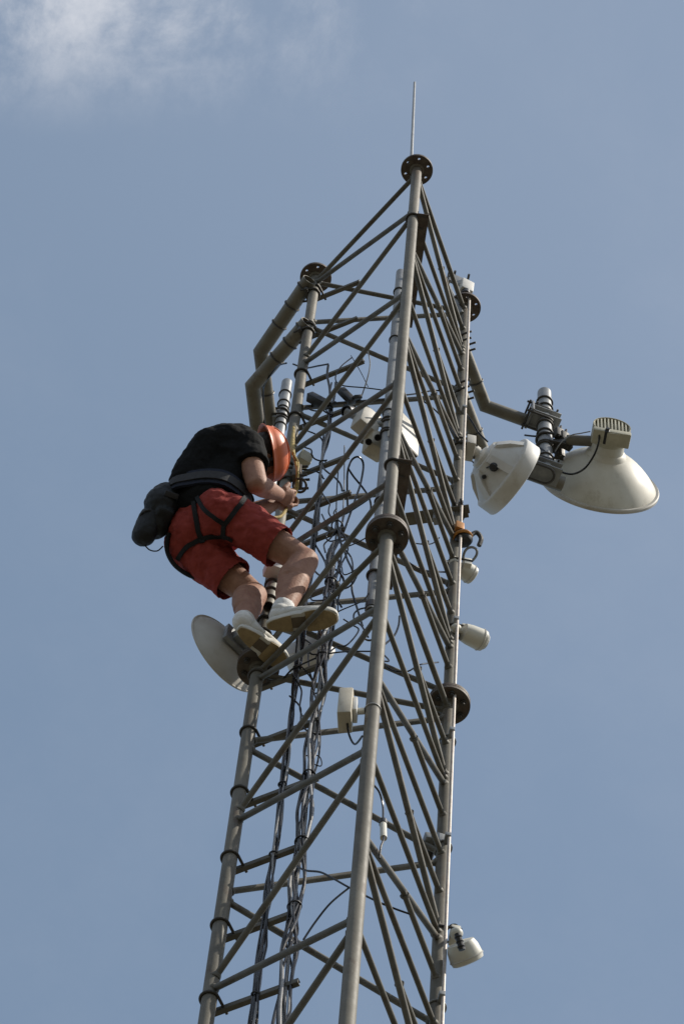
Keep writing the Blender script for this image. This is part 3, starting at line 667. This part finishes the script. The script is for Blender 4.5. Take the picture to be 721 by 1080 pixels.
for s_, h, k, a, f in ((1, hipR, knR, anR, (heR, toR)), (-1, hipL, knL, anL, (heL, toL))):
    B.seg(pel.lerp(h, .5), h, .09, .09); B.seg(h, h.lerp(k, .5), .09, .075); B.seg(h.lerp(k, .5), k, .075, .056)
    fd = (f[1]-f[0]).normalized(); ax = (a-k).normalized(); bk = -(fd-ax*fd.dot(ax)).normalized()
    B.ell(k-bk*.012, .047, .05, .055, fd, V((0, 0, 1)))
    B.seg(k, k.lerp(a, .35)+bk*.014, .060, .067); B.seg(k.lerp(a, .25)+bk*.028, k.lerp(a, .6)+bk*.016, .056, .049); B.seg(k.lerp(a, .4), a, .058, .040)
    B.seg(a, f[0].lerp(f[1], .15)+V((0, 0, .045)), .036, .034); B.seg(f[0].lerp(f[1], .2)+V((0, 0, .045)), f[0].lerp(f[1], .8)+V((0, 0, .03)), .034, .026)
for h, e, w in ((shR, elR, wrR), (shL, elL, wrL)):
    B.seg(che.lerp(nek, .6), h, .07, .062); B.seg(h, h.lerp(e, .5), .05, .05); B.seg(h.lerp(e, .4), e, .054, .046); B.seg(e, e.lerp(w, .3), .045, .046); B.seg(e.lerp(w, .3), w, .046, .030)
# hands: palm, four fingers, thumb curled round the strap they hold
def hand(w, tip, curl, thumb_side):
    d = (tip-w).normalized(); up = (curl-d*curl.dot(d)).normalized(); sd = d.cross(up)
    pa = w+d*.05; B.seg(w, w+d*.075, (.030, .018), (.040, .016), sd)
    for k in range(4):
        o = w+d*.08+sd*(-.030+.02*k); L_ = (.038, .043, .041, .032)[k]; r = (.0092, .0095, .0092, .008)[k]
        p1 = o+d*L_*.85+up*L_*.5; p2 = p1+d*L_*.1+up*L_*.75; p3 = p2-d*L_*.5+up*L_*.3
        B.seg(o-d*.02, p1, r*1.1, r, n=10); B.seg(p1, p2, r, r*.95, n=10); B.seg(p2, p3, r*.95, r*.8, n=10)
    o = w+d*.025+sd*.030*thumb_side; p1 = o+sd*.022*thumb_side+d*.03+up*.018; p2 = p1+d*.03+up*.022-sd*.008*thumb_side
    B.seg(o, p1, .014, .0115, n=10); B.seg(p1, p2, .0115, .009, n=10)
    return w+d*.10+up*.03
tR = J(310, 526, 1.09); tL = J(304, 536, 1.13)
gR = hand(wrR, tR, nv(.25, .35, .9), 1); gL = hand(wrL, tL, nv(.2, -.5, .85), -1)
# head: crown points right, face turned to the work, away from the lens
cr = nv(.91, -.17, .38); fa_ = V((.0, .95, -.28)); fa_ = (fa_-cr*fa_.dot(cr)).normalized(); er = fa_.cross(cr)
B.ell(hea+cr*.024, .088, .070, .084, fa_, er); B.seg(hea-cr*.06+fa_*.03, hea-cr*.085+fa_*.06, .05, .03); B.ell(hea-cr*.03+fa_*.03, .062, .058, .075, fa_, er)
B.seg(hea+fa_*.09+cr*.005, hea+fa_*.108-cr*.03, .009, .014); B.ell(hea+fa_*.085-cr*.062, .012, .025, .009, fa_, er)
for s_ in (1, -1):
    B.ell(hea+er*s_*.078-cr*.01-fa_*.005, .02, .008, .032, fa_+er*.3*s_, er); B.ell(hea+fa_*.078+er*s_*.03+cr*.012, .012, .016, .008, fa_, er)
body = put(remesh(B, 'body', .0045, 3), 'body', M['skin'], per)
H = MB(); H.ell(hea+cr*.020-fa_*.012, .090, .078, .086, fa_, er); H.ell(hea-cr*.035-fa_*.055, .04, .06, .045, fa_, er)
put(remesh(H, 'hair', .006, 2, ((.012, .006),)), 'hair', M['hair'], per)
# helmet
hc = hea+cr*.03
hm = MB(); n = 40; last = None; prof = [(-.012, 1.10), (-.008, 1.12), (.0, 1.04), (.017, 1.01), (.038, .94), (.060, .79), (.075, .58), (.085, .30), (.088, .02)]
inner = [(.080, .02), (.071, .45), (.05, .76), (.03, .95), (.0, .98), (-.012, 1.07)]
for d, r in prof+inner:
    cur = hm.ring([hc+cr*d+fa_*(.124*r*math.cos(2*math.pi*k/n)*(1.06 if (d < 0 and math.cos(2*math.pi*k/n) > 0) else 1))+er*(.106*r*math.sin(2*math.pi*k/n)) for k in range(n)])
    if last: hm.bridge(last, cur)
    else: first = cur
    last = cur
hm.bridge(last, first)
he = hm.build('helmet', M['helmet'], per, 50)
for k in range(-1, 2):
    pts = [hc+cr*(.090*math.cos(t))*.99+fa_*(.126*math.sin(t))+er*.03*k*(math.cos(t)**.5 if math.cos(t) > 0 else 0) for t in [-1.2+2.4*i/16 for i in range(17)]]
    MB().tube(pts, .0045, 8).build('ridge', M['helmet'], he)
for k in range(4):
    a = 0.5+k*.75; q = hc+cr*.045+fa_*.117*math.cos(a)*.97+er*-.101*math.sin(a)*.97
    MB().ell(q, .016, .006, .005, cr.cross(q-hc), q-hc).build('vent', M['hole'], he)
q = hc+cr*.085+er*-.075+fa_*.02; MB().box(q, .014, .008, .012, fa_, cr).build('lamp_clip', M['beige'], he)
MB().tube(smooth_path([hc+er*.105-cr*.01, hea+er*.085-cr*.05+fa_*.02, hea-cr*.115+fa_*.055, hea-er*.085-cr*.05+fa_*.02, hc-er*.105-cr*.01], 6), .007, 6).build('chin_strap', M['greypad'], he)
# shirt
T = MB()
T.seg(wai-(che-wai)*.55, wai, (.165, .12), (.158, .116), rgt(fW)); T.seg(wai, che, (.158, .116), (.178, .13), rgt(fW)); T.seg(che, che.lerp(nek, .75), (.178, .13), (.125, .10), rgt(fC))
T.seg(che.lerp(nek, .6), nek.lerp(hea, .1), .09, .066)
T.ell(che-fC*.05+V((0, 0, .05)), .13, .19, .14, fC, rgt(fC)); T.seg(J(199, 508, .93), J(221, 473, 1.10), (.088, .088), (.092, .09)); T.seg(J(221, 473, 1.10), J(250, 466, 1.16), .092, .085)
slv = []
for h, e in ((shR, elR), (shL, elL)):
    T.seg(che.lerp(nek, .5), h, .105, .082); end = h.lerp(e, .50); T.seg(h, end, .080, .076, flat=(False, True)); d = (e-h).normalized(); slv.append((end-d*.02, d, .096))
shirt = put(remesh(T, 'shirt', .006, 4, ((.11, .014), (.035, .009))), 'shirt', M['shirt'], per, thick=0)
# shorts
T = MB(); cuts = []
T.seg(pel.lerp(wai, .75), pel, (.158, .118), (.178, .132), rgt(fP), flat=(True, False))
T.ell(hipR.lerp(pel, .35)-fP*.035, .11, .10, .12, fP, rgt(fP)); T.ell(hipL.lerp(pel, .35)-fP*.035, .11, .10, .12, fP, rgt(fP))
for h, k, t in ((hipR, knR, .66), (hipL, knL, .70)):
    end = h.lerp(k, t+.04); d = (k-h).normalized(); T.seg(h, end, .103 if k is knR else .106, .091 if k is knR else .097, flat=(False, True)); T.seg(pel, h, .10, .10); cuts.append((h.lerp(k, t), d, .12))
shorts = put(remesh(T, 'shorts', .006, 4, ((.10, .026), (.035, .014))), 'shorts', M['shorts'], per, cuts=cuts, thick=.003)
# socks, shoes
for k, a, h, t, lb in ((knR, anR, heR, toR, 0), (knL, anL, heL, toL, 0)):
    d = (a-k).normalized(); fd = (t-h).normalized(); sd = V((-fd.y, fd.x, 0))
    hs = .062 if k is knR else .012
    q = MB(); q.seg(a-d*hs, a+d*.02, .043, .045, flat=(True, False)); q.seg(a-d*(hs-.012), a-d*(hs-.027), .047, .047); q.seg(a, h.lerp(t, .25)+V((0, 0, .05)), .044, .042)
    put(remesh(q, 'sock', .005, 2, ((.02, .004),)), 'sock', M['sock'], per)
    q = MB(); Lf = (t-h).length
    q.seg(h+fd*.045+V((0, 0, .045)), h+fd*Lf*.5+V((0, 0, .05)), (.042, .032), (.045, .034), sd); q.seg(h+fd*Lf*.5+V((0, 0, .046)), h+fd*(Lf-.05)+V((0, 0, .036)), (.046, .034), (.046, .024), sd)
    q.seg(h+fd*.04+V((0, 0, .05)), a+V((0, 0, -.005)), (.04, .036), (.05, .046), sd); q.seg(a+V((0, 0, -.01)), h+fd*Lf*.55+V((0, 0, .05)), .045, .032)
    so = put(remesh(q, 'shoe', .005, 3), 'shoe', M['shoe'], per)
    # sole outline
    out = []; N = 44
    for i in range(N):
        th = 2*math.pi*i/N; x = .5-.5*math.cos(th); wd = .036+.012*math.sin(math.pi*min(1, x*1.1)**1.8)*(1 if x > .35 else .6); wd = .040+(.012 if x > .55 else -.004)*min(1, abs(x-.42)*4)
        y = math.sin(th); y = math.copysign(abs(y)**.62, y)
        out.append(h+fd*(x*(Lf+.02)-.01)+sd*y*wd)
    b = MB(); r1 = b.ring([p+V((0, 0, .002)) for p in out]); r2 = b.ring([p+V((0, 0, .02)) for p in out]); r3 = b.ring([p.lerp(h.lerp(t, .5), .04)+V((0, 0, .032)) for p in out])
    r4 = b.ring([p.lerp(h.lerp(t, .5), .05)-V((0, 0, .002)) for p in out])
    b.bridge(r4, r1); b.bridge(r1, r2); b.bridge(r2, r3); b.f.append(tuple(reversed(r4))); b.f.append(tuple(r3))
    sl = b.build('midsole', M['shoe'], so, 40)
    for x0, x1, mm, nm in ((.02, .36, 'sole', 'heel_tread'), (.36, .56, 'soledark', 'arch'), (.56, .98, 'sole', 'front_tread')):
        b = MB(); up_, dn_ = [], []
        for i in range(12):
            u = i/11; x = x0+(x1-x0)*u; yy = max(.0, 1-abs(2*x-1)**3.2)**.62; wd = (.040+(.012 if x > .55 else -.004)*min(1, abs(x-.42)*4))*yy*.93
            if nm == 'arch': wd *= .62
            up_.append(h+fd*(x*(Lf+.02)-.01)+sd*wd); dn_.append(h+fd*(x*(Lf+.02)-.01)-sd*wd)
        loop = up_+dn_[::-1]; r1 = b.ring([p-V((0, 0, .002)) for p in loop]); r2 = b.ring([p-V((0, 0, .0075 if nm != 'arch' else .005)) for p in loop]); b.bridge(r1, r2)
        b.f.append(tuple(r1)); b.f.append(tuple(reversed(r2))); b.build(nm, M[mm], so, 40)
    ln = MB()
    for i in range(4):
        p = h+fd*Lf*(.42+.075*i)+V((0, 0, .084-.006*i)); ln.tube([p-sd*.025, p+V((0, 0, .006)), p+sd*.025], .003, 6)
    ln.build('laces', M['greypad'], so)
# harness: wrapped straps laid on the cloth surfaces
def bvh_of(*obs):
    vs, fs = [], []
    for o in obs:
        k = len(vs); vs += [v.co+WL[per.name] for v in o.data.vertices]; fs += [tuple(k+i for i in p.vertices) for p in o.data.polygons]
    return BVHTree.FromPolygons(vs, fs)
bv = bvh_of(shorts, shirt); bs = bvh_of(shorts)
hn = bpy.data.objects.new('harness', None)
def strap(px, w, name, m='strap', parent=per, b=bs, th=.004):
    ctrl = smooth_path([V((x, y, 0)) for x, y in px], 8); P, Nn = [], []
    for c in ctrl:
        loc, nor, i, d = b.ray_cast(CP, ray(c.x, c.y))
        if loc is None: continue
        if nor.dot(ray(c.x, c.y)) > 0: nor = -nor
        P.append(loc+nor*.002); Nn.append(nor)
    for _ in range(3):
        P = [P[0]]+[(P[i-1]+P[i]*2+P[i+1])/4 for i in range(1, len(P)-1)]+[P[-1]]; Nn = [Nn[0]]+[(Nn[i-1]+Nn[i]+Nn[i+1]).normalized() for i in range(1, len(Nn)-1)]+[Nn[-1]]
    P = [p+n_*.003 for p, n_ in zip(P, Nn)]
    return MB().ribbon(P, Nn, w, th).build(name, M[m], parent)
def wrap(c, ax, b, w, name, m, parent=per, th=.006, rmax=.3, off=.003):
    """a closed belt: rays from outside toward the axis"""
    u, v_ = frame(ax); P, Nn = [], []
    for k in range(49):
        a = 2*math.pi*k/48; d = u*math.cos(a)+v_*math.sin(a); loc, nor, i, dd = b.ray_cast(c+d*rmax, -d)
        if loc is None: loc = c+d*.15
        P.append(loc+d*off); Nn.append(d)
    for _ in range(2):
        Q = P[:-1]; n = len(Q); Q = [(Q[i-1]+Q[i]*2+Q[(i+1) % n])/4 for i in range(n)]; P = Q+[Q[0]]
    return MB().ribbon(P, Nn, w, th).build(name, M[m], parent)
bx_ = (che-pel).normalized()
bw = pel.lerp(wai, .72)
wrap(bw, bx_, bv, .085, 'belt_pad', 'navy', th=.014, off=.004); wrap(bw, bx_, bv, .042, 'belt', 'greypad', th=.006, off=.020)
strap([(203, 514), (206, 540), (209, 558), (214, 573)], .021, 'thigh_strap'); strap([(188, 590), (193, 583), (199, 576), (210, 570), (222, 566), (238, 566), (246, 570)], .021, 'leg_loop')
strap([(203, 514), (215, 536), (226, 546), (234, 551), (238, 553)], .019, 'back_strap'); strap([(266, 517), (260, 524), (252, 534), (243, 546), (237.5, 553), (236, 561), (236, 567)], .021, 'leg_loop')
# tool bag on the belt
bc = J(166, 541, .80); ba = nv(.35, -.25, .9); bd = (J(150, 565, .66)-bc)
bg = thing('tool_bag', 'black nylon tool bag hanging behind the climber at his belt', 'bag', bc)
q = MB(); q.ell(J(171, 532, .82), .078, .08, .085); q.seg(J(175, 523, .86), J(163, 553, .76), (.075, .06), (.082, .066), (.5, -.8, 0)); q.box(J(172, 540, .80), .04, .055, .085, (1, .2, .1), (-.2, 1, 0), .02)
put(remesh(q, 'pouch', .005, 6, ((.08, .010), (.02, .003))), 'pouch', M['bag'], bg)
q = MB(); q.seg(J(159, 546, .77), J(152, 564, .69), (.066, .05), (.062, .05), (.5, -.8, 0))
pk = put(remesh(q, 'side_pocket', .005, 6, ((.08, .008), (.02, .003))), 'side_pocket', M['bag'], bg)
MB().tube(smooth_path([J(146, 548, .74), J(150, 541, .74), J(157, 538, .74), J(164, 540, .74)], 6), .004, 6).build('zip', M['greypad'], bg)
MB().box(J(181, 522, .78), .03, .006, .012, (1, .2, .1), (0, .4, 1), .002).build('tape_label', M['greypad'], bg)
MB().tube(smooth_path([J(152, 574, .66), J(158, 580, .64), J(166, 581, .64), J(172, 576, .66)], 6), .003, 6).build('cord_loop', M['greypad'], bg)
ly = tag(MB().tube(smooth_path([J(178, 562, .70), J(176, 579, .66), J(182, 593, .62), (J(193, 603, .60)), J(206, 609, .60), J(219, 610, .66)], 8), .010, 10).build('lanyard', M['strap']), 'thick black lanyard looping below the climber\'s seat', 'lanyard')
# rope sling round the leg that the climber is working on
hz = ZS+1.1/S
sl = [leg('L', zon(PX['L'], 462))+V((0, -.05, 0)), J(309, 474, 1.45), J(313, 487, 1.35), J(315, 500, 1.25), J(314, 512, 1.18), J(309, 522, 1.13), gR+V((.01, 0, 0)), gL, J(296, 545, 1.0), J(284, 546, .92)]
rs = thing('rope_sling', 'frayed yellow rope hanging from the left leg into the climber\'s hands', 'rope', sl[0])
for k in range(3):
    MB().tube(smooth_path([p+V((random.uniform(-.008, .008), random.uniform(-.008, .008), 0)) for p in sl], 6), .0065, 8).build('strand', M['yellow'], rs)
MB().torus(J(316, 512, 1.2), V((.3, .2, .9)), .03, .006, 20, 6).build('karabiner', M['darksteel'], rs)
# mounting bracket left behind the hands on the leg
z = zon(PX['L'], 505); p = leg('L', z)
kb = thing('leg_clamp', 'rusty clamp with bolts on the left leg above the climber\'s hands', 'clamp', p)
MB().box(p+V((.05, -.02, 0)), .02, .04, .06, (1, -.3, 0), (.3, 1, 0), .004).build('clamp_block', M['flange'], kb)
for dz in (.05, -.05): ubolt(p+V((0, 0, dz)), (1, -.3, 0), LR_, kb, .007, ext=.07)
z = zon(PX['L'], 478); p = leg('L', z); MB().box(p+V((.07, .02, 0)), .03, .03, .035, (1, .4, 0), (-.4, 1, .3), .004).build('side_plate', M['heatsink'], kb)
# white unit between the climber's legs
p = J(292, 603, .55); b = MB(); uu = thing('mast_clamp', 'grey pipe with white clamp block seen between the climber\'s legs', 'clamp', p)
pz = leg('L', zon(PX['L'], 640)); 
MB().box(J(291, 602, .75), .05, .035, .03, (1, .2, .1), (-.2, 1, 0), .006).build('clamp_block', M['white'], uu)
MB().tube([J(288, 612, .75), J(283, 640, .45)], .026, 18, ri=.022).build('pipe', M['pipe'], uu)
for t in (.2, .5, .8): band(J(288, 612, .75).lerp(J(283, 640, .45), t), J(283, 640, .45)-J(288, 612, .75), .026, uu, .006)
# ------------------------------------------------------------------ light and sky
SUN_AZ, SUN_EL = math.radians(116), math.radians(46)     # measured clockwise from +Y seen from above
sd_ = V((math.sin(SUN_AZ)*math.cos(SUN_EL), math.cos(SUN_AZ)*math.cos(SUN_EL), math.sin(SUN_EL)))
ld = bpy.data.lights.new('sun', 'SUN'); ld.energy = 5.0; ld.angle = math.radians(.53); ld.color = (1, .93, .82)
lo_ = bpy.data.objects.new('sun', ld); COL.objects.link(lo_); lo_.rotation_euler = sd_.to_track_quat('Z', 'Y').to_euler(); lo_.location = (20, -5, 40)
w = bpy.data.worlds.new('World'); SC.world = w; w.use_nodes = True; nt = w.node_tree; N = nt.nodes; L = nt.links.new
bgn = N['Background']; sky = N.new('ShaderNodeTexSky'); sky.sky_type = 'NISHITA'; sky.sun_disc = False; sky.sun_elevation = SUN_EL; sky.sun_rotation = SUN_AZ
sky.air_density = 1.0; sky.dust_density = 1.2; sky.ozone_density = 1.5
tc = N.new('ShaderNodeTexCoord')
def cloud(scale, lo, hi, seed):
    mp = N.new('ShaderNodeMapping'); mp.inputs['Scale'].default_value = (scale, scale, scale); mp.inputs['Location'].default_value = seed
    n = N.new('ShaderNodeTexNoise'); n.inputs['Scale'].default_value = 1; n.inputs['Detail'].default_value = 12; n.inputs['Roughness'].default_value = .66; n.inputs['Distortion'].default_value = .15
    r = N.new('ShaderNodeMapRange'); r.interpolation_type = 'SMOOTHSTEP'; r.inputs['From Min'].default_value = lo; r.inputs['From Max'].default_value = hi
    L(tc.outputs['Generated'], mp.inputs['Vector']); L(mp.outputs['Vector'], n.inputs['Vector']); L(n.outputs['Fac'], r.inputs['Value']); return r.outputs['Result']
# a cloud bank in one part of the sky (by direction)
def lim(axis, v0, v1):
    d = N.new('ShaderNodeVectorMath'); d.operation = 'DOT_PRODUCT'; d.inputs[1].default_value = axis; L(tc.outputs['Generated'], d.inputs[0])
    r = N.new('ShaderNodeMapRange'); r.interpolation_type = 'SMOOTHSTEP'; r.inputs['From Min'].default_value = v0; r.inputs['From Max'].default_value = v1; L(d.outputs['Value'], r.inputs['Value']); return r
mk = N.new('ShaderNodeMath'); mk.operation = 'MULTIPLY'
L(lim(UP, .098, .136).outputs['Result'], mk.inputs[0]); L(lim(RT, .05, -.075).outputs['Result'], mk.inputs[1])
c1 = cloud(24, .38, .72, (4.0, 1.45, 1.0)); c2 = cloud(6, .45, .85, (1.1, 5.2, 2.2))
mul = N.new('ShaderNodeMath'); mul.operation = 'MULTIPLY'; L(c1, mul.inputs[0]); L(mk.outputs[0], mul.inputs[1])
m2 = N.new('ShaderNodeMath'); m2.operation = 'MULTIPLY_ADD'; L(c2, m2.inputs[0]); m2.inputs[1].default_value = .10
vl = N.new('ShaderNodeMath'); vl.operation = 'MULTIPLY_ADD'; L(lim((RT*.6+UP*.8).normalized(), -.12, .14).outputs['Result'], vl.inputs[0]); vl.inputs[1].default_value = .12; L(mul.outputs[0], vl.inputs[2]); L(vl.outputs[0], m2.inputs[2])
m3_ = N.new('ShaderNodeMath'); m3_.operation = 'MULTIPLY'; L(m2.outputs[0], m3_.inputs[0]); m3_.inputs[1].default_value = .58; m3_.use_clamp = True
hz_ = N.new('ShaderNodeMixRGB'); hz_.inputs[0].default_value = .36; hz_.inputs[2].default_value = (2.3, 3.02, 3.6, 1); L(sky.outputs[0], hz_.inputs[1])
mx = N.new('ShaderNodeMixRGB'); L(m3_.outputs[0], mx.inputs[0]); L(hz_.outputs[0], mx.inputs[1]); mx.inputs[2].default_value = (6, 6, 6.2, 1)
L(mx.outputs[0], bgn.inputs['Color']); bgn.inputs['Strength'].default_value = .145
vs = SC.view_settings; vs.view_transform = 'Standard'; vs.look = 'None'; vs.gamma = 1; vs.exposure = 0; vs.use_curve_mapping = False
